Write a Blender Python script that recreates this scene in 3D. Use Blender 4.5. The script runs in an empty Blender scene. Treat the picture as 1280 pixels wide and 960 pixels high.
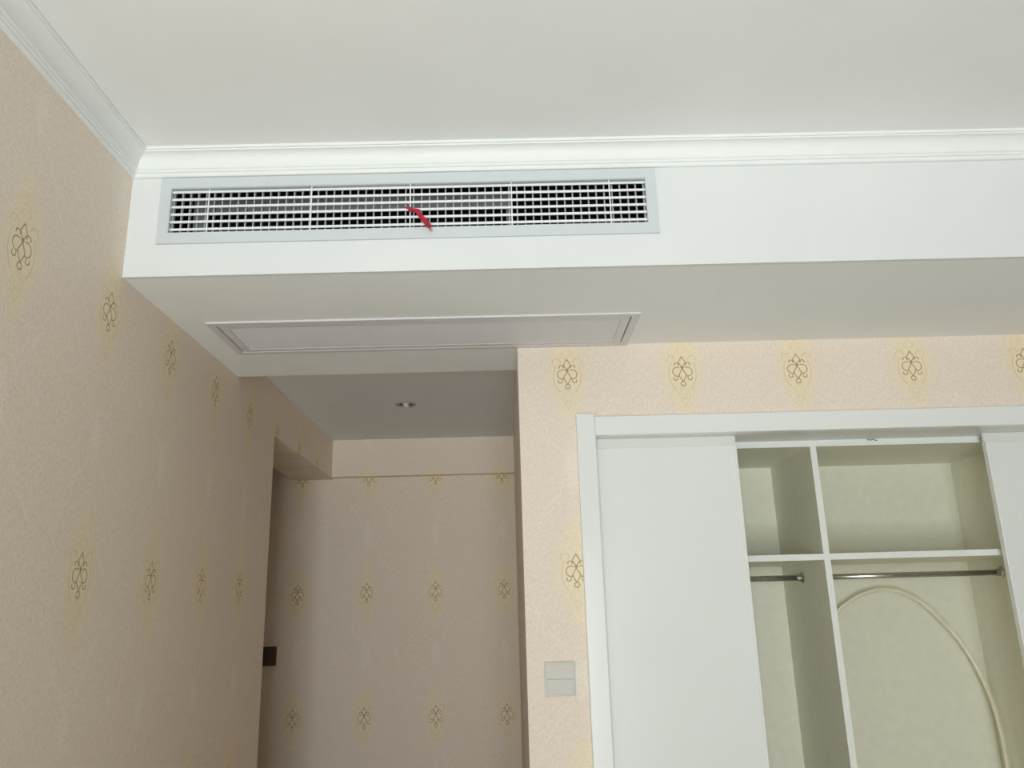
import bpy, bmesh, math, random
from mathutils import Vector, Matrix
random.seed(4)
C = bpy.context.scene.collection
S = bpy.context.scene

# ---------------------------------------------------------------- camera, light, exposure
Z0 = 1.5                                   # eye height: every z below is measured from it
cam = bpy.data.objects.new('camera', bpy.data.cameras.new('camera'))
C.objects.link(cam)
PITCH, YAW, ROLL, FPX = 0.2718, 0.0115, -0.0277, 1007.48
w = Vector((math.sin(YAW)*math.cos(PITCH), math.cos(YAW)*math.cos(PITCH), math.sin(PITCH)))
r = Vector((math.cos(YAW), -math.sin(YAW), 0)); u = r.cross(w)
r, u = math.cos(ROLL)*r + math.sin(ROLL)*u, -math.sin(ROLL)*r + math.cos(ROLL)*u
M = Matrix((r, u, -w)).transposed().to_4x4(); M.translation = (0, 0, Z0)
cam.matrix_world = M
cam.data.sensor_fit = 'HORIZONTAL'; cam.data.sensor_width = 36.0
cam.data.lens = FPX/1280*36.0; cam.data.clip_start = 0.05; cam.data.clip_end = 100
S.camera = cam

world = bpy.data.worlds.new('daylight'); S.world = world; world.use_nodes = True
bg = world.node_tree.nodes['Background']
bg.inputs['Color'].default_value = (0.80, 0.93, 1.0, 1); bg.inputs['Strength'].default_value = 1.0

def area(name, loc, rot, sx, sy, power, col):
    l = bpy.data.lights.new(name, 'AREA'); l.shape = 'RECTANGLE'; l.size = sx; l.size_y = sy
    l.energy = power; l.color = col
    o = bpy.data.objects.new(name, l); C.objects.link(o); o.location = loc; o.rotation_euler = rot
    return o
# daylight through the big window behind the photographer: sky and sunlit ground, thrown up and to the right
for _i in range(3):
    for _k in range(4):
        area('window_daylight', (-0.10 + 0.40*(_i-1), -1.98, 0.32 + 0.45*_k), (math.radians(143), 0, math.radians(-28)), 0.38, 0.44, 11.6, (0.95, 1.0, 1.0))

S.view_settings.view_transform = 'Standard'; S.view_settings.look = 'None'
S.view_settings.exposure = 0.0; S.view_settings.gamma = 1.0; S.view_settings.use_curve_mapping = False
try:
    S.cycles.use_denoising = True; S.cycles.max_bounces = 10; S.cycles.diffuse_bounces = 7
except Exception: pass

# ---------------------------------------------------------------- materials
class N:                                   # arithmetic on sockets makes Math nodes
    nt = None
    def __init__(s, k): s.k = k
    @staticmethod
    def op(o, *a, clamp=False):
        n = N.nt.nodes.new('ShaderNodeMath'); n.operation = o; n.use_clamp = clamp
        for i, x in enumerate(a):
            if isinstance(x, N): N.nt.links.new(x.k, n.inputs[i])
            else: n.inputs[i].default_value = x
        return N(n.outputs[0])
    def __add__(s, o): return N.op('ADD', s, o)
    def __radd__(s, o): return N.op('ADD', o, s)
    def __sub__(s, o): return N.op('SUBTRACT', s, o)
    def __rsub__(s, o): return N.op('SUBTRACT', o, s)
    def __mul__(s, o): return N.op('MULTIPLY', s, o)
    def __rmul__(s, o): return N.op('MULTIPLY', o, s)
    def __truediv__(s, o): return N.op('DIVIDE', s, o)
    def __pow__(s, o): return N.op('POWER', s, o)
def nabs(a): return N.op('ABSOLUTE', a)
def nmax(a, b): return N.op('MAXIMUM', a, b)
def nclamp(a): return N.op('ADD', a, 0.0, clamp=True)
def step(a, e0, e1):                       # smooth 0..1 between e0 and e1
    n = N.nt.nodes.new('ShaderNodeMapRange'); n.interpolation_type = 'SMOOTHSTEP'
    N.nt.links.new(a.k, n.inputs[0]); n.inputs[1].default_value = e0; n.inputs[2].default_value = e1
    return N(n.outputs[0])
def mixc(f, a, b):
    n = N.nt.nodes.new('ShaderNodeMix'); n.data_type = 'RGBA'
    N.nt.links.new(f.k, n.inputs['Factor'])
    for key, v in ((6, a), (7, b)):
        if isinstance(v, tuple): n.inputs[key].default_value = (*v, 1)
        else: N.nt.links.new(v, n.inputs[key])
    return n.outputs[2]
def tex_noise(vec, scale, detail=2, rough=0.5):
    n = N.nt.nodes.new('ShaderNodeTexNoise'); N.nt.links.new(vec, n.inputs['Vector'])
    n.inputs['Scale'].default_value = scale; n.inputs['Detail'].default_value = detail; n.inputs['Roughness'].default_value = rough
    return N(n.outputs['Fac'])
def comb(x, y, z=0.0):
    n = N.nt.nodes.new('ShaderNodeCombineXYZ')
    for i, v in enumerate((x, y, z)):
        if isinstance(v, N): N.nt.links.new(v.k, n.inputs[i])
        else: n.inputs[i].default_value = v
    return n.outputs[0]

def mat(name, col, rough=0.5, metal=0.0, var=0.03, scale=30, bump=0.0, spec=0.5):
    m = bpy.data.materials.new(name); m.use_nodes = True; nt = m.node_tree; N.nt = nt
    b = nt.nodes['Principled BSDF']
    b.inputs['Roughness'].default_value = rough; b.inputs['Metallic'].default_value = metal
    b.inputs['Specular IOR Level'].default_value = spec
    tc = nt.nodes.new('ShaderNodeTexCoord')
    nz = tex_noise(tc.outputs['Object'], scale, 3)
    lo = tuple(max(0, c*(1-var)) for c in col); hi = tuple(min(1, c*(1+var)) for c in col)
    nt.links.new(mixc(step(nz, 0.3, 0.7), lo, hi), b.inputs['Base Color'])
    if bump:
        bn = nt.nodes.new('ShaderNodeBump'); bn.inputs['Strength'].default_value = bump; bn.inputs['Distance'].default_value = 0.001
        nt.links.new(nz.k, bn.inputs['Height']); nt.links.new(bn.outputs[0], b.inputs['Normal'])
    return m

def wallpaper(name, axis, u0, v0, PU=0.326, PV=0.553):
    """champagne paper with rows of gold damask medallions and silvery sprays between them"""
    m = bpy.data.materials.new(name); m.use_nodes = True; nt = m.node_tree; N.nt = nt
    b = nt.nodes['Principled BSDF']
    g = nt.nodes.new('ShaderNodeNewGeometry'); sp = nt.nodes.new('ShaderNodeSeparateXYZ')
    nt.links.new(g.outputs['Position'], sp.inputs[0])
    U = N(sp.outputs[axis]); V = N(sp.outputs[2])
    jit = tex_noise(comb(U*60.0, V*60.0), 1.0, 1) - 0.5
    su = N.op('WRAP', U - u0 + jit*0.0012, PU/2, -PU/2)
    sv = N.op('WRAP', V - (v0 + Z0), PV/2, -PV/2)
    sv2 = N.op('WRAP', V - (v0 + Z0 - PV/2), PV/2, -PV/2)
    p, q = nabs(su), sv
    def line(d, wd=0.0013): return 1.0 - step(nabs(d), wd*0.45, wd*1.5)
    def ring(cx, cy, a, bb):
        x = (p - cx)/a; y = (q - cy)/bb
        return (N.op('SQRT', x*x + y*y) - 1.0)*min(a, bb)
    def rhomb(cy, a, bb): return (p/a + nabs(q - cy)/bb - 1.0)*(a*bb/math.hypot(a, bb))
    def above(e): return step(q, e-0.001, e+0.001)
    def below(e): return 1.0 - above(e)
    core = line(rhomb(0.0265, 0.0105, 0.0165))
    core = nmax(core, line(ring(0.0165, 0.0195, 0.0062, 0.0055))*above(0.0165))
    core = nmax(core, 1.0 - step(ring(0, 0.0105, 0.0045, 0.0045), -0.001, 0.001))
    core = nmax(core, line(ring(0.0145, -0.002, 0.0135, 0.0135))*step(p, 0.007, 0.009))
    core = nmax(core, line(rhomb(-0.0125, 0.0115, 0.0195)))
    core = nmax(core, line(ring(0.0205, -0.0215, 0.006, 0.006))*below(-0.018))
    core = nmax(core, line(ring(0, -0.038, 0.0065, 0.0065)))
    outl = line(ring(0, -0.008, 0.039, 0.056), 0.0014)*below(0.026)*above(-0.054)
    outl = nmax(outl, line(ring(0.03, 0.034, 0.012, 0.012), 0.0014)*above(0.03))
    outl = nmax(outl, line(rhomb(-0.074, 0.019, 0.034), 0.0014)*0.55)
    outl = nmax(outl, line(rhomb(-0.078, 0.010, 0.030), 0.0012)*0.55)
    outl = nmax(outl, line(rhomb(0.066, 0.014, 0.022), 0.0014)*0.35)
    fine = tex_noise(comb(U*230.0, V*270.0), 1.0, 2)
    mid = tex_noise(comb(U*120.0, V*90.0), 1.0, 3)
    def halo(qq, a, bb): return 1.0 - step((p/a)**1.5 + (nabs(qq)/bb)**1.25 + (mid-0.5)*0.9, 0.50, 1.15)
    hg = halo(q, 0.066, 0.150)
    lace = line(N.op('SINE', (N.op('SQRT', p*p*2.2 + q*q*0.7) + mid*0.012)*420.0), 0.45)
    frill = line(N.op('SINE', (N.op('SQRT', p*p*1.8 + (q+0.02)*(q+0.02)*0.8) - nabs(N.op('SINE', q*160.0))*0.006)*300.0), 0.30)
    gold = nclamp(hg*(0.25 + 0.90*step(fine, 0.495, 0.595) + 0.22*lace))
    outl = nmax(outl, frill*hg*step(N.op('SQRT', p*p + q*q), 0.036, 0.045)*0.5)
    # silvery sprays and thin trailing stems half a repeat lower
    hs = 1.0 - step((p/0.026)**1.4 + (nabs(sv2)/0.075)**1.2 + (mid-0.5)*2.6, 0.35, 1.1)
    wob = tex_noise(comb(U*14.0, V*14.0), 1.0, 2) - 0.5
    stem = line(p - nabs(sv2)*0.62 + wob*0.05, 0.0016)*step(nabs(sv2), 0.02, 0.05)*(1.0 - step(nabs(sv2), 0.17, 0.23))
    silver = nclamp(hs*(0.05 + 0.62*step(fine, 0.49, 0.60)) + stem*0.50*step(fine, 0.38, 0.56))
    # ground: slubbed vertical fibres
    fib = tex_noise(comb(U*520.0, V*130.0), 1.0, 3, 0.65)
    clo = tex_noise(comb(U*26.0, V*9.0), 1.0, 3)
    slub = tex_noise(comb(U*150.0, V*55.0), 1.0, 3, 0.7)
    base = mixc(step(fib, 0.32, 0.68), (0.74, 0.645, 0.545), (0.925, 0.81, 0.70))
    base = mixc(clo*0.35, base, (0.88, 0.785, 0.69))
    base = mixc(step(slub, 0.50, 0.72)*0.34, base, (0.96, 0.865, 0.765))
    base = mixc(step(slub, 0.50, 0.28)*0.30, base, (0.67, 0.58, 0.485))
    c = mixc(silver, base, (0.95, 0.92, 0.86))
    c = mixc(gold*0.86, c, (0.91, 0.78, 0.475))
    c = mixc(outl*0.30, c, (0.42, 0.30, 0.16))
    c = mixc(core*0.88, c, (0.33, 0.215, 0.06))
    nt.links.new(c, b.inputs['Base Color'])
    nt.links.new((0.62 - 0.22*gold - 0.15*silver).k, b.inputs['Roughness'])
    b.inputs['Specular IOR Level'].default_value = 0.35
    bn = nt.nodes.new('ShaderNodeBump'); bn.inputs['Strength'].default_value = 0.2; bn.inputs['Distance'].default_value = 0.0002
    nt.links.new((fib + gold*0.6 + core*0.5).k, bn.inputs['Height']); nt.links.new(bn.outputs[0], b.inputs['Normal'])
    return m

PAINT = mat('white_paint', (0.755, 0.775, 0.775), 0.7, var=0.012, scale=4, spec=0.3)
CROWN = mat('plaster_trim', (0.83, 0.85, 0.84), 0.55, var=0.01, scale=5)
WP_LEFT = wallpaper('wallpaper_left', 1, 1.308, 0.640, PU=0.3255)
WP_BACK = wallpaper('wallpaper_alcove', 0, -0.9963, 0.645)
WP_BEAM = wallpaper('wallpaper_beam', 0, -0.9963, 0.560)
WP_FRONT = wallpaper('wallpaper_front', 0, 0.1856, 0.648, PU=0.333)
FLOOR = mat('oak_floor', (0.84, 0.765, 0.66), 0.35, var=0.06, scale=6)
HALL = mat('dimmed_hall_floor', (0.26, 0.165, 0.095), 0.4, var=0.2, scale=9)  # unseen hall floor, made dark to cut the bounce into the alcove
TAUPE = mat('taupe_dimmed_walls', (0.36, 0.285, 0.215), 0.7, var=0.06, scale=12)  # unseen right and rear walls, darkened to hold down bounced light
GRILLE = mat('pale_grey_enamel', (0.62, 0.665, 0.68), 0.4, var=0.01)
REAR = mat('shaded_rear_blades', (0.40, 0.41, 0.43), 0.5, var=0.01)  # darker than the front blades: their shade is put into the colour
BLADE = mat('white_enamel_blades', (0.80, 0.82, 0.83), 0.35, var=0.01)
LOUVRE = mat('light_grey_louvres', (0.70, 0.695, 0.71), 0.45, var=0.01)
DARK = mat('cavity_shade', (0.012, 0.012, 0.018), 0.9)  # near-black: darkness inside the bulkhead is put into the colour
ZINC = mat('galvanised_sheet', (0.46, 0.47, 0.46), 0.45, 0.35, var=0.08, scale=25)
LACQ = mat('white_lacquer', (0.835, 0.865, 0.85), 0.22, var=0.008, scale=3)
PAINT_LIT = mat('white_paint_lit', (0.865, 0.885, 0.88), 0.75, var=0.012, scale=4, spec=0.3)  # lighter copy of the white paint: extra light on ceiling and soffit painted in
LACQ2 = mat('white_lacquer_matt', (0.78, 0.80, 0.775), 0.35, var=0.01, scale=3)
EDGE = mat('white_edge_band', (0.85, 0.87, 0.84), 0.35, var=0.01)
CARC = mat('ivory_laminate', (0.775, 0.765, 0.645), 0.55, var=0.02, scale=40)
CHROME = mat('brushed_chrome', (0.55, 0.54, 0.52), 0.28, 1.0, var=0.05, scale=60)
RED = mat('red_ribbon', (0.42, 0.005, 0.028), 0.5, var=0.2, scale=80)
SWITCH = mat('champagne_switch', (0.68, 0.665, 0.625), 0.55, var=0.015, spec=0.25)
BROWNSW = mat('dark_brown_switch', (0.085, 0.05, 0.04), 0.4, var=0.06)
STRIP = mat('cream_strip', (0.80, 0.76, 0.60), 0.4, var=0.04)
LAMP = mat('frosted_lamp', (0.9, 0.9, 0.88), 0.12, var=0.01)
RIM = mat('satin_rim', (0.50, 0.47, 0.43), 0.4, 0.5, var=0.02)
WIRE = mat('dark_wire', (0.06, 0.06, 0.05), 0.5)
WFRAME = mat('window_frame', (0.8, 0.8, 0.8), 0.4)
GLASS = bpy.data.materials.new('window_glass'); GLASS.use_nodes = True
_nt = GLASS.node_tree; _nt.nodes.clear()
_o = _nt.nodes.new('ShaderNodeOutputMaterial'); _m = _nt.nodes.new('ShaderNodeMixShader')
_t = _nt.nodes.new('ShaderNodeBsdfTransparent'); _g = _nt.nodes.new('ShaderNodeBsdfGlossy'); _f = _nt.nodes.new('ShaderNodeFresnel')
_g.inputs['Roughness'].default_value = 0.02
_nt.links.new(_f.outputs[0], _m.inputs[0]); _nt.links.new(_t.outputs[0], _m.inputs[1]); _nt.links.new(_g.outputs[0], _m.inputs[2]); _nt.links.new(_m.outputs[0], _o.inputs[0])

# ---------------------------------------------------------------- mesh helpers (z measured from eye height)
def box(bm, x0, x1, y0, y1, z0, z1, bev=0.0):
    r_ = bmesh.ops.create_cube(bm, size=1.0)
    for v in r_['verts']:
        v.co = Vector(((x0+x1)/2 + v.co.x*(x1-x0), (y0+y1)/2 + v.co.y*(y1-y0), (z0+z1)/2 + v.co.z*(z1-z0)))
    if bev:
        es = list({e for v in r_['verts'] for e in v.link_edges})
        bmesh.ops.bevel(bm, geom=es, offset=bev, segments=2, profile=0.5, affect='EDGES')
def bx(*a, **k):
    bm = bmesh.new(); box(bm, *a, **k); return bm
def sweep_rect(bm, path, prof, closed=False):
    """sweep a 2D profile (n, b) along a 3D path given as (point, side vector, up vector)"""
    rings = [[bm.verts.new(Vector(p) + Vector(n)*a + Vector(b)*c) for a, c in prof] for p, n, b in path]
    k = len(prof)
    for i in range(len(rings) - (0 if closed else 1)):
        A, B = rings[i], rings[(i+1) % len(rings)]
        for j in range(k): bm.faces.new((A[j], A[(j+1) % k], B[(j+1) % k], B[j]))
    if not closed:
        bm.faces.new(rings[0][::-1]); bm.faces.new(rings[-1])
    bmesh.ops.recalc_face_normals(bm, faces=bm.faces[:])
def tube(bm, pts, rad, seg=10):
    pts = [Vector(p) for p in pts]; path = []
    for i, p in enumerate(pts):
        t = (pts[min(i+1, len(pts)-1)] - pts[max(i-1, 0)]).normalized()
        s = t.cross(Vector((0, 1, 0)));  s = s.normalized() if s.length > 1e-3 else Vector((1, 0, 0))
        path.append((p, s, s.cross(t).normalized()))
    prof = [(rad*math.cos(2*math.pi*k/seg), rad*math.sin(2*math.pi*k/seg)) for k in range(seg)]
    sweep_rect(bm, path, prof)
def lathe(bm, prof, seg=32, axis_pt=(0, 0, 0)):
    rings = [[bm.verts.new((axis_pt[0]+r_*math.cos(2*math.pi*k/seg), axis_pt[1]+r_*math.sin(2*math.pi*k/seg), axis_pt[2]+z)) for k in range(seg)] for r_, z in prof]
    for A, B in zip(rings, rings[1:]):
        for k in range(seg): bm.faces.new((A[k], A[(k+1) % seg], B[(k+1) % seg], B[k]))
    if prof[-1][0] > 1e-4 and prof[0] != prof[-1]: pass
    bmesh.ops.recalc_face_normals(bm, faces=bm.faces[:])
def ring_frame(bm, plane, o, i, depth0, depth1):
    """mitred rectangular frame; o, i = (a0, a1, b0, b1); plane 'xz' (depth along y) or 'xy' (depth along z)"""
    def co(a, b, d): return (a, d, b) if plane == 'xz' else (a, b, d)
    def loop(R, d): return [bm.verts.new(co(*c, d)) for c in ((R[0], R[2]), (R[1], R[2]), (R[1], R[3]), (R[0], R[3]))]
    L = [loop(o, depth0), loop(o, depth1), loop(i, depth1), loop(i, depth0)]
    for a in range(4):
        A, B = L[a], L[(a+1) % 4]
        for k in range(4): bm.faces.new((A[k], A[(k+1) % 4], B[(k+1) % 4], B[k]))
    bmesh.ops.recalc_face_normals(bm, faces=bm.faces[:])
def obj(name, bm, m, parent=None, kind=None, smooth=False):
    off = parent['_o'] if parent is not None and '_o' in parent else None
    me = bpy.data.meshes.new(name)
    base = Vector((0, 0, -Z0)) if off is None else Vector(off)
    bmesh.ops.translate(bm, verts=bm.verts[:], vec=-base)
    bm.to_mesh(me); bm.free(); me.materials.append(m)
    if smooth:
        for f in me.polygons: f.use_smooth = True
    o = bpy.data.objects.new(name, me); C.objects.link(o)
    if parent is not None:
        o.parent = parent; o['_o'] = tuple(base)
    if kind: o['kind'] = kind
    return o
def thing(name, label, cat, org, group=None):
    o = bpy.data.objects.new(name, None); C.objects.link(o); o.empty_display_size = 0.05
    o.location = (org[0], org[1], org[2] + Z0); o['_o'] = tuple(org)
    o['label'] = label; o['category'] = cat
    if group: o['group'] = group
    return o
def struct(name, bm, m, smooth=False): return obj(name, bm, m, None, 'structure', smooth)
def repeat(first, parent, offsets):        # copies of one part, sharing its mesh
    for d in offsets:
        c = first.copy(); C.objects.link(c); c.parent = parent; c.location = first.location + Vector(d)

# ---------------------------------------------------------------- room shell
XL, XR, YR, YB = -0.8423, 3.0, -1.7, 1.669        # left wall, right wall, rear wall, bulkhead face
YC, XS, YE = 2.23, 0.0439, 3.945                  # wardrobe wall, column side, alcove end
ZC, ZS, ZA, ZL, ZF = 1.035, 0.7339, 0.8198, 0.634, -1.5
Y1, Y2, Y3 = 2.9017, 2.4683, 3.8954               # end of left wall, back of bulkhead, beam face
XH = -1.035

struct('floor', bx(-2.7, XR+0.1, YR-0.1, YC, ZF-0.08, ZF), FLOOR)
struct('floor.001', bx(-2.7, XR+0.1, YC, 4.1, ZF-0.08, ZF), HALL)
struct('ceiling', bx(XH, XR+0.1, YR-0.1, Y2+0.02, ZC, ZC+0.1), PAINT_LIT)

bm = bmesh.new(); box(bm, XH, XL, YR, Y1, ZF, ZC); box(bm, XH, XL, Y1, YE, ZL, ZC)
struct('wall_left', bm, WP_LEFT)
struct('wall_right', bx(XR, XR+0.1, YR-0.1, 2.5, ZF, ZC), TAUPE)
# rear wall with the window that lights the room
wx0, wx1, wz0, wz1 = -0.76, 0.62, -1.42, 0.80
bm = bmesh.new()
box(bm, XH, wx0, YR-0.1, YR, ZF, ZC); box(bm, wx1, XR, YR-0.1, YR, ZF, ZC)
box(bm, wx0, wx1, YR-0.1, YR, ZF, wz0); box(bm, wx0, wx1, YR-0.1, YR, wz1, ZC)
struct('wall_rear', bm, TAUPE)
bm = bmesh.new(); ring_frame(bm, 'xz', (wx0, wx1, wz0, wz1), (wx0+0.05, wx1-0.05, wz0+0.05, wz1-0.05), YR-0.08, YR-0.02)
box(bm, (wx0+wx1)/2-0.025, (wx0+wx1)/2+0.025, YR-0.075, YR-0.025, wz0+0.05, wz1-0.05)
wf = struct('window_1', bm, WFRAME)
for a, b in ((wx0+0.05, (wx0+wx1)/2-0.025), ((wx0+wx1)/2+0.025, wx1-0.05)):
    o = obj('pane', bx(a, b, YR-0.053, YR-0.047, wz0+0.05, wz1-0.05), GLASS); o.parent = wf; o['kind'] = 'structure'

# wardrobe wall: column face, its side along the alcove, and the strip above the wardrobe opening
OX0, OX1, OZ = 0.228, 2.12, 0.488
bm = bmesh.new()
box(bm, XS, OX0, YC, YC+0.13, ZF, ZC); box(bm, XS, XS+0.10, YC+0.13, YE, ZF, ZC)
box(bm, OX0, OX1, YC, YC+0.13, OZ, ZC); box(bm, OX1, XR, YC, YC+0.13, ZF, ZC)
struct('wall_front', bm, WP_FRONT)
struct('wall_alcove', bx(-2.7, XS+0.10, YE, YE+0.1, ZF, ZC), WP_BACK)
struct('beam', bx(XL, XS, Y3, YE, ZL+0.005, ZA), WP_BEAM)
# corridor behind the opening in the left wall
struct('wall_corridor', bx(-2.7, XH, Y1-0.1, Y1, ZF, ZC), WP_BACK)
struct('wall_corridor_end', bx(-2.8, -2.7, Y1-0.1, YE+0.1, ZF, ZC), WP_LEFT)
struct('ceiling.001', bx(-2.7, XH, Y1, YE, ZA, ZA+0.1), PAINT)

# alcove ceiling with the round hole for the downlight
DX, DY, DR = -0.4015, 3.214, 0.037
bm = bmesh.new(); seg = 32
ho = [bm.verts.new((DX+DR*math.cos(2*math.pi*k/seg), DY+DR*math.sin(2*math.pi*k/seg), ZA)) for k in range(seg)]
oc = [bm.verts.new(c) for c in ((XL, Y2-0.012, ZA), (XS, Y2-0.012, ZA), (XS, YE, ZA), (XL, YE, ZA))]
es = [bm.edges.new((ho[k], ho[(k+1) % seg])) for k in range(seg)] + [bm.edges.new((oc[k], oc[(k+1) % 4])) for k in range(4)]
bmesh.ops.triangle_fill(bm, edges=es, use_beauty=True)
bmesh.ops.recalc_face_normals(bm, faces=bm.faces[:])
ex = bmesh.ops.extrude_face_region(bm, geom=bm.faces[:])
bmesh.ops.translate(bm, verts=[v for v in ex['geom'] if isinstance(v, bmesh.types.BMVert)], vec=(0, 0, 0.012))
bmesh.ops.recalc_face_normals(bm, faces=bm.faces[:])
struct('ceiling.002', bm, PAINT)
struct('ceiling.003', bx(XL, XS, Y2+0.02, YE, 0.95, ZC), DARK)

# bulkhead boxed around the air conditioner: front board and soffit have the two vent openings
gx0, gx1, gz0, gz1 = -0.7515, 0.3420, 0.8350, 0.9520
qx0, qx1, qy0, qy1 = -0.745, 0.343, 1.984, 2.210
T = 0.012
bm = bmesh.new()
box(bm, XL, gx0, YB, YB+T, ZS, ZC); box(bm, gx1, XR, YB, YB+T, ZS, ZC)
box(bm, gx0, gx1, YB, YB+T, ZS, gz0); box(bm, gx0, gx1, YB, YB+T, gz1, ZC)
struct('bulkhead_wall', bm, PAINT)
bm = bmesh.new()
box(bm, XL, qx0, YB+T, YC, ZS, ZS+T); box(bm, qx1, XR, YB+T, YC, ZS, ZS+T)
box(bm, qx0, qx1, YB+T, qy0, ZS, ZS+T); box(bm, qx0, qx1, qy1, YC, ZS, ZS+T)
box(bm, XL, XS, YC, Y2, ZS, ZS+T); box(bm, XL, XS, Y2-T, Y2, ZS+T, ZA)
struct('bulkhead_ceiling', bm, PAINT_LIT)
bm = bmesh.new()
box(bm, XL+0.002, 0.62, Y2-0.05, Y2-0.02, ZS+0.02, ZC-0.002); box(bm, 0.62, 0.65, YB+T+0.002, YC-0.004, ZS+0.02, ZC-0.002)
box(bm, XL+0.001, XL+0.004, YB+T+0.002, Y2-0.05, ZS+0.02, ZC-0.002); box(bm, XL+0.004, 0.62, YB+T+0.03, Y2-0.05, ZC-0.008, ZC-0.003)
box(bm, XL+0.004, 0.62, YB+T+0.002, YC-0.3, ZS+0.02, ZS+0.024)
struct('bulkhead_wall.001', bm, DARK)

# crown moulding, mitred in the corner
prof = [(0.0, 0.0), (0.0445, 0.0), (0.0445, 0.0065), (0.0405, 0.0065), (0.0395, 0.0095)]
for k in range(1, 8):
    t = k/8*math.pi/2; prof.append((0.0395 - 0.0235*math.sin(t)**0.9, 0.0095 + 0.0300*(1-math.cos(t))))
prof += [(0.016, 0.0405), (0.0125, 0.0435), (0.0125, 0.0475), (0.0085, 0.0485), (0.0085, 0.0545), (0.0065, 0.0572), (0.0, 0.0572)]
def crown(ends):
    bm = bmesh.new(); rings = [[bm.verts.new(f(a, d)) for a, d in prof] for f in ends]
    k = len(prof)
    for j in range(k): bm.faces.new((rings[0][j], rings[0][(j+1) % k], rings[1][(j+1) % k], rings[1][j]))
    bm.faces.new(rings[0]); bm.faces.new(rings[1][::-1]); bmesh.ops.recalc_face_normals(bm, faces=bm.faces[:])
    return bm
struct('trim_1', crown([lambda a, d: (XL+a, YR, ZC-d), lambda a, d: (XL+a, YB-a, ZC-d)]), CROWN)
struct('trim_2', crown([lambda a, d: (XL+a, YB-a, ZC-d), lambda a, d: (XR, YB-a, ZC-d)]), CROWN)

# ---------------------------------------------------------------- supply grille
g = thing('supply_vent', 'long pale grey air vent with a grid of blades in the bulkhead face', 'air vent', (-0.205, YB, 0.893))
bm = bmesh.new(); ring_frame(bm, 'xz', (-0.7735, 0.3635, 0.8110, 0.9740), (gx0+0.001, gx1-0.001, gz0+0.001, gz1-0.001), YB-0.006, YB-0.0002)
ring_frame(bm, 'xz', (gx0+0.001, gx1-0.001, gz0+0.001, gz1-0.001), (gx0+0.003, gx1-0.003, gz0+0.003, gz1-0.003), YB-0.005, YB+0.013)
obj('frame', bm, GRILLE, g)
hb = obj('horizontal_blade', bx(gx0+0.003, gx1-0.003, YB+0.001, YB+0.0050, 0.9400, 0.9458, bev=0.0012), BLADE, g)
repeat(hb, g, [(0, 0, -0.0188*k) for k in range(1, 6)])
n = 60; pitch = (gx1-gx0-0.012)/(n-1)
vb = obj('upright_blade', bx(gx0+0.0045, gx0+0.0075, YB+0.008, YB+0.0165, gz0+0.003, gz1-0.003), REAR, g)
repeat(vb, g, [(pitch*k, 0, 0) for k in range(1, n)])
tw = obj('tie_rod', bx(-0.6648, -0.6622, YB-0.001, YB+0.001, gz0+0.003, gz1-0.003), BLADE, g)
repeat(tw, g, [(x+0.6635, 0, 0) for x in (-0.4290, -0.2024, 0.0300, 0.2559)])

# fan coil outlet inside the bulkhead, seen through the blades
d = thing('fan_coil_unit', 'grey sheet-metal duct outlet visible behind the vent blades', 'air conditioner', (-0.36, 1.80, ZS+0.03))
obj('outlet_flange', bx(-0.750, 0.034, 1.800, 1.812, 0.957, 0.997), ZINC, d)
po = obj('outlet_post', bx(-0.750, -0.716, 1.800, 1.812, ZS+0.03, 0.957), ZINC, d)
obj('outlet_post', bx(0.018, 0.034, 1.800, 1.812, ZS+0.03, 0.957), ZINC, d)
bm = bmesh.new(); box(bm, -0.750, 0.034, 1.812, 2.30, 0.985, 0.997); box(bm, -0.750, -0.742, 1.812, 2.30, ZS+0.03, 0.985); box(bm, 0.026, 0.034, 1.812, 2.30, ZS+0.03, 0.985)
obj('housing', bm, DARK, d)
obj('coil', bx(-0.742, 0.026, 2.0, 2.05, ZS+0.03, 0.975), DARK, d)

# red ribbon tied to a blade, blown to the side
pts = [(-0.2010, 0.8800, 1.6625, 0.0045), (-0.1930, 0.8790, 1.659, 0.0050), (-0.1840, 0.8745, 1.656, 0.0065), (-0.1790, 0.8650, 1.655, 0.0052),
       (-0.1735, 0.8550, 1.653, 0.0056), (-0.1665, 0.8470, 1.651, 0.0064), (-0.1600, 0.8370, 1.651, 0.0068), (-0.1555, 0.8300, 1.650, 0.0048)]
rb = thing('red_ribbon', 'red ribbon tied to the supply vent blades as an airflow streamer', 'ribbon', (-0.2024, YB-0.004, 0.880))
bm = bmesh.new(); path = []
for i, (x, z, y, wd) in enumerate(pts):
    a, b_ = pts[max(i-1, 0)], pts[min(i+1, len(pts)-1)]
    t = Vector((b_[0]-a[0], b_[2]-a[2], b_[1]-a[1])).normalized()
    tw_ = 0.5*math.sin(i*1.3)
    s = t.cross(Vector((0, 1, 0))).normalized(); nn = s.cross(t)
    s2 = s*math.cos(tw_) + nn*math.sin(tw_); n2 = s2.cross(t)
    path.append(((x, y, z), s2*wd, n2*0.0009))
sweep_rect(bm, path, [(-1, -1), (0, -2.2), (1, -1), (1, 1), (0, -0.2), (-1, 1)])
obj('tail', bm, RED, rb)
bm = bmesh.new(); kx = -0.2045; kz = 0.8828-0.0
sweep_rect(bm, [((-0.2015, YB+0.0033+0.0058*math.cos(a), 0.8867+0.0052*math.sin(a)), (0, math.cos(a), math.sin(a)), (1, 0, 0)) for a in [2*math.pi*k/14 for k in range(14)]],
           [(0, -0.004), (0.001, -0.004), (0.001, 0.004), (0, 0.004)], closed=True)
obj('loop', bm, RED, rb)
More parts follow.
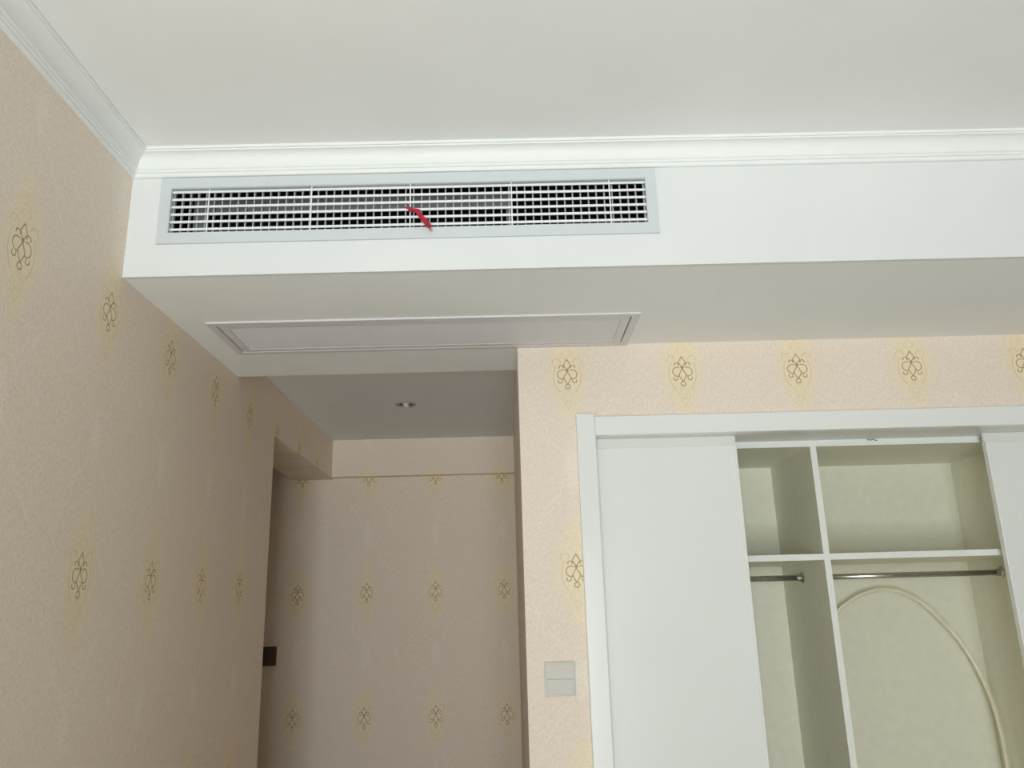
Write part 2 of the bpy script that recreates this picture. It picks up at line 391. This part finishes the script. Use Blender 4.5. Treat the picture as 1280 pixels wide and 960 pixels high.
bm = bmesh.new(); bmesh.ops.create_uvsphere(bm, u_segments=10, v_segments=7, radius=0.0045, matrix=Matrix.Translation((-0.2015, YB-0.0045, 0.8815)) @ Matrix.Diagonal((1.2, 0.8, 0.9, 1)))
obj('knot', bm, RED, rb, smooth=True)
bm = bmesh.new()
tube(bm, [(-0.2035, YB-0.006, 0.8835), (-0.2090, YB-0.008, 0.8845), (-0.2140, YB-0.008, 0.8870)], 0.0014, 6)
obj('short_end', bm, RED, rb)
for k, (dx, dz) in enumerate(((0.003, -0.010), (-0.003, -0.008), (0.0055, -0.006))):
    bm = bmesh.new(); tube(bm, [(-0.1565+0.001*k, 1.6505, 0.8310), (-0.1555+dx*0.5, 1.650, 0.829+dz*0.5), (-0.1545+dx, 1.6495, 0.828+dz)], 0.0005, 5)
    obj('thread', bm, RED, rb)

# ---------------------------------------------------------------- return grille under the bulkhead
q = thing('return_vent', 'white louvred air return panel flush in the underside of the bulkhead', 'air vent', (-0.2, 2.1, ZS))
bm = bmesh.new(); ring_frame(bm, 'xy', (-0.765, 0.363, 1.966, 2.2285), (-0.7445, 0.3425, 1.9845, 2.2095), ZS-0.005, ZS-0.0002)
obj('frame', bm, LOUVRE, q)
bm = bmesh.new(); ring_frame(bm, 'xy', (-0.7410, 0.3390, 1.9880, 2.2060), (-0.7200, 0.3170, 2.0090, 2.1870), ZS-0.004, ZS+0.009)
obj('hinged_frame', bm, LOUVRE, q)
n = 17; y0, y1 = 2.0130, 2.1830; bm = bmesh.new()
p4 = [(y0-0.0033, ZS-0.0015), (y0+0.0030, ZS-0.0030), (y0+0.0033, ZS-0.0018), (y0-0.0030, ZS-0.0003)]
va = [bm.verts.new((-0.7195, a, b)) for a, b in p4]; vc = [bm.verts.new((0.3165, a, b)) for a, b in p4]
for j in range(4): bm.faces.new((va[j], va[(j+1) % 4], vc[(j+1) % 4], vc[j]))
bm.faces.new(va); bm.faces.new(vc[::-1]); bmesh.ops.recalc_face_normals(bm, faces=bm.faces[:])
lo = obj('louvre', bm, LOUVRE, q)
repeat(lo, q, [(0, (y1-y0)/(n-1)*k, 0) for k in range(1, n)])
obj('filter_screen', bx(-0.7440, 0.3420, 1.9850, 2.2090, ZS+0.013, ZS+0.016), mat('grey_filter', (0.42, 0.42, 0.43), 0.9), q)

# ---------------------------------------------------------------- downlight
dl = thing('downlight', 'small round recessed spotlight in the alcove ceiling', 'ceiling light', (DX, DY, ZA))
bm = bmesh.new(); lathe(bm, [(0.0335, 0.004), (0.0335, -0.002), (0.0355, -0.0045), (0.0415, -0.0035), (0.0435, -0.0002), (0.036, -0.0002), (0.036, 0.004), (0.0335, 0.004)], axis_pt=(DX, DY, ZA))
obj('rim', bm, RIM, dl, smooth=True)
bm = bmesh.new(); lathe(bm, [(0.0335, 0.003), (0.029, 0.018), (0.022, 0.032), (0.0, 0.036)], axis_pt=(DX, DY, ZA))
obj('reflector', bm, mat('dark_reflector', (0.16, 0.13, 0.10), 0.3, 0.8), dl, smooth=True)
bm = bmesh.new(); lathe(bm, [(0.0, -0.0055), (0.006, -0.005), (0.011, -0.0025), (0.013, 0.002), (0.013, 0.018), (0.0, 0.030)], 24, axis_pt=(DX, DY, ZA))
obj('lamp', bm, LAMP, dl, smooth=True)

# ---------------------------------------------------------------- wall switches
def switch(x0, x1, z0, z1, y, m, label, group=None):
    s = thing('light_switch', label, 'switch', ((x0+x1)/2, y, (z0+z1)/2), group)
    obj('plate', bx(x0, x1, y-0.0075, y-0.0002, z0, z1, bev=0.0022), m, s)
    zm = (z0+z1)/2
    for a, b, t in ((z0+0.005, zm-0.0009, 0.0105), (zm+0.0009, z1-0.005, 0.0095)):
        obj('rocker', bx(x0+0.005, x1-0.005, y-t, y-0.0070, a, b, bev=0.0012), m, s)
    return s
switch(0.0888, 0.1692, -0.2212, -0.1372, YC, SWITCH, 'square champagne grey two-rocker light switch on the pale column')
switch(-1.1655, -1.0810, -0.2245, -0.1398, YE, BROWNSW, 'dark brown two-rocker light switch half hidden behind the wall edge in the alcove')

# ---------------------------------------------------------------- fitted wardrobe
W = thing('fitted_wardrobe', 'white built-in wardrobe with sliding doors part open in the papered wall', 'wardrobe', (1.1, 2.4, ZF))
obj('casing_stile', bx(0.2035, 0.2555, 2.2100, YC-0.0003, ZF, 0.5247, bev=0.002), LACQ, W)
obj('casing_stile', bx(2.10, 2.152, 2.2100, YC-0.0003, ZF, 0.5247, bev=0.002), LACQ, W)
obj('casing_head', bx(0.2557, 2.0998, 2.2115, YC-0.0003, 0.4615, 0.5157, bev=0.002), LACQ, W)
CF, CB = 2.370, 2.745                               # carcass front and back
obj('jamb', bx(0.2305, 0.2550, YC, CF, ZF, 0.4785), LACQ2, W)
obj('jamb', bx(2.0950, 2.1180, YC, CF, ZF, 0.4785), LACQ2, W)
obj('track_board', bx(0.2552, 2.0948, YC, CF, 0.4615, 0.4785), LACQ2, W)
def door(x0, x1, yf, edge, th=0.024):
    dr = obj('sliding_door', bx(x0, x1, yf+0.002, yf+0.002+th, ZF+0.02, 0.4340, bev=0.001), LACQ, W)
    ex0, ex1 = (x1, x1+0.006) if edge > 0 else (x0-0.006, x0)
    obj('edge_profile', bx(ex0, ex1, yf-0.0005, yf+0.004+th, ZF+0.02, 0.4340, bev=0.0015), EDGE, dr)
    obj('top_rail', bx(x0-(0.006 if edge < 0 else 0), x1+(0.006 if edge > 0 else 0), yf+0.008, yf+th, 0.4342, 0.4612), LACQ2, dr)
    obj('bottom_rail', bx(x0, x1, yf+0.006, yf+th, ZF+0.001, ZF+0.0198), LACQ2, dr)
door(0.2565, 0.6560, 2.262, 1)
door(1.4130, 2.0930, 2.312, -1, 0.016)
PT = 0.018
obj('top_panel', bx(0.2552, 2.0948, CF, CB, 0.4430, 0.4612), CARC, W)
obj('top_edge', bx(0.2552, 2.0948, CF-0.0012, CF, 0.4430, 0.4610), EDGE, W)
obj('back_panel', bx(0.2402, 2.1180, CB, CB+0.009, ZF, 0.4612), CARC, W)
obj('side_panel', bx(0.2402, 0.2550, CF, CB, ZF, 0.4612), CARC, W)
obj('side_panel', bx(1.534, 1.552, CF, CB, ZF, 0.4428), CARC, W)
obj('side_panel', bx(2.0950, 2.1120, CF, CB, ZF, 0.4612), CARC, W)
dv = obj('divider', bx(0.9125, 0.9305, CF, CB, ZF, 0.4428), CARC, W)
obj('front_edge', bx(0.9125, 0.9305, CF-0.0012, CF, ZF, 0.4428), EDGE, dv)
for a, b in ((0.2552, 0.9123), (0.9307, 1.5338)):
    sh = obj('shelf', bx(a, b, CF, CB, 0.1115, 0.1290), CARC, W)
    obj('front_edge', bx(a, b, CF-0.0012, CF, 0.1115, 0.1290), EDGE, sh)
    rl = bmesh.new(); tube(rl, [(a+0.001, 2.566, 0.0685), ((a+b)/2, 2.566, 0.0685), (b-0.001, 2.566, 0.0685)], 0.0085, 16)
    rd = obj('clothes_rail', rl, CHROME, W, smooth=True)
    for xf, sg in ((a, 1), (b, -1)):
        bm = bmesh.new()
        bmesh.ops.create_cone(bm, cap_ends=True, segments=20, radius1=0.019, radius2=0.014, depth=0.006,
                              matrix=Matrix.Translation((xf+sg*0.0035, 2.566, 0.0685)) @ Matrix.Rotation(sg*math.pi/2, 4, 'Y'))
        obj('rail_socket', bm, CHROME, rd)
        bm = bmesh.new()
        bmesh.ops.create_cone(bm, cap_ends=True, segments=20, radius1=0.0115, radius2=0.0105, depth=0.012,
                              matrix=Matrix.Translation((xf+sg*0.0125, 2.566, 0.0685)) @ Matrix.Rotation(sg*math.pi/2, 4, 'Y'))
        obj('rail_collar', bm, CHROME, rd)
obj('floor_panel', bx(0.2552, 2.0948, CF, CB, ZF+0.06, ZF+0.078), CARC, W)

# bent flexible strip standing in the wardrobe
def arch_pts():
    P = [(0.9550, 2.680, ZF+0.080), (0.9480, 2.685, -1.00), (0.9520, 2.690, -0.60), (0.9750, 2.698, -0.22), (1.0561, 2.70, -0.0506), (1.0991, 2.70, -0.0119),
         (1.1497, 2.70, 0.0143), (1.2146, 2.70, 0.0270), (1.2747, 2.70, 0.0185), (1.3382, 2.70, -0.0158), (1.3914, 2.70, -0.0707), (1.4419, 2.70, -0.1372),
         (1.4780, 2.695, -0.2155), (1.4980, 2.68, -0.3050), (1.5030, 2.665, -0.3978), (1.5022, 2.66, -0.4762), (1.4950, 2.65, -0.80), (1.4850, 2.64, ZF+0.080)]
    V_ = [Vector(p_) for p_ in P]; out = []
    for i in range(len(V_)-1):
        a, b, c, e = V_[max(i-1, 0)], V_[i], V_[i+1], V_[min(i+2, len(V_)-1)]
        for k in range(6):
            t = k/6
            out.append(0.5*((2*b) + (c-a)*t + (2*a-5*b+4*c-e)*t*t + (3*b-a-3*c+e)*t**3))
    return out + [V_[-1]]
ap = arch_pts(); path = []
for i, p_ in enumerate(ap):
    t = (ap[min(i+1, len(ap)-1)] - ap[max(i-1, 0)]).normalized()
    s = t.cross(Vector((0, 1, 0))).normalized()
    path.append((p_, s, s.cross(t).normalized()))
H = 0.0065
st = thing('bent_strip', 'thin cream flexible strip bent into an arch under the wardrobe rail', 'trim strip', (1.2, 2.65, ZF+0.078))
bm = bmesh.new(); sweep_rect(bm, path, [(-H, -0.003), (-H+0.003, -0.0045), (-H+0.0045, -0.001), (H-0.0045, -0.001), (H-0.003, -0.0045), (H, -0.003), (H, 0.003), (-H, 0.003)])
obj('channel', bm, STRIP, st)

# scrap of wire caught on the edge of the wardrobe top
bm = bmesh.new()
tube(bm, [(1.086, CF-0.003, 0.4655-0.006), (1.094, CF-0.006, 0.4575), (1.104, CF-0.007, 0.4590), (1.112, CF-0.004, 0.4560), (1.118, CF-0.002, 0.4575)], 0.0011, 6)
o = obj('wire_scrap', bm, WIRE); o['label'] = 'tiny dark bent wire scrap on the wardrobe top edge above the open compartment'; o['category'] = 'wire'

for o in bpy.data.objects:
    if '_o' in o: del o['_o']
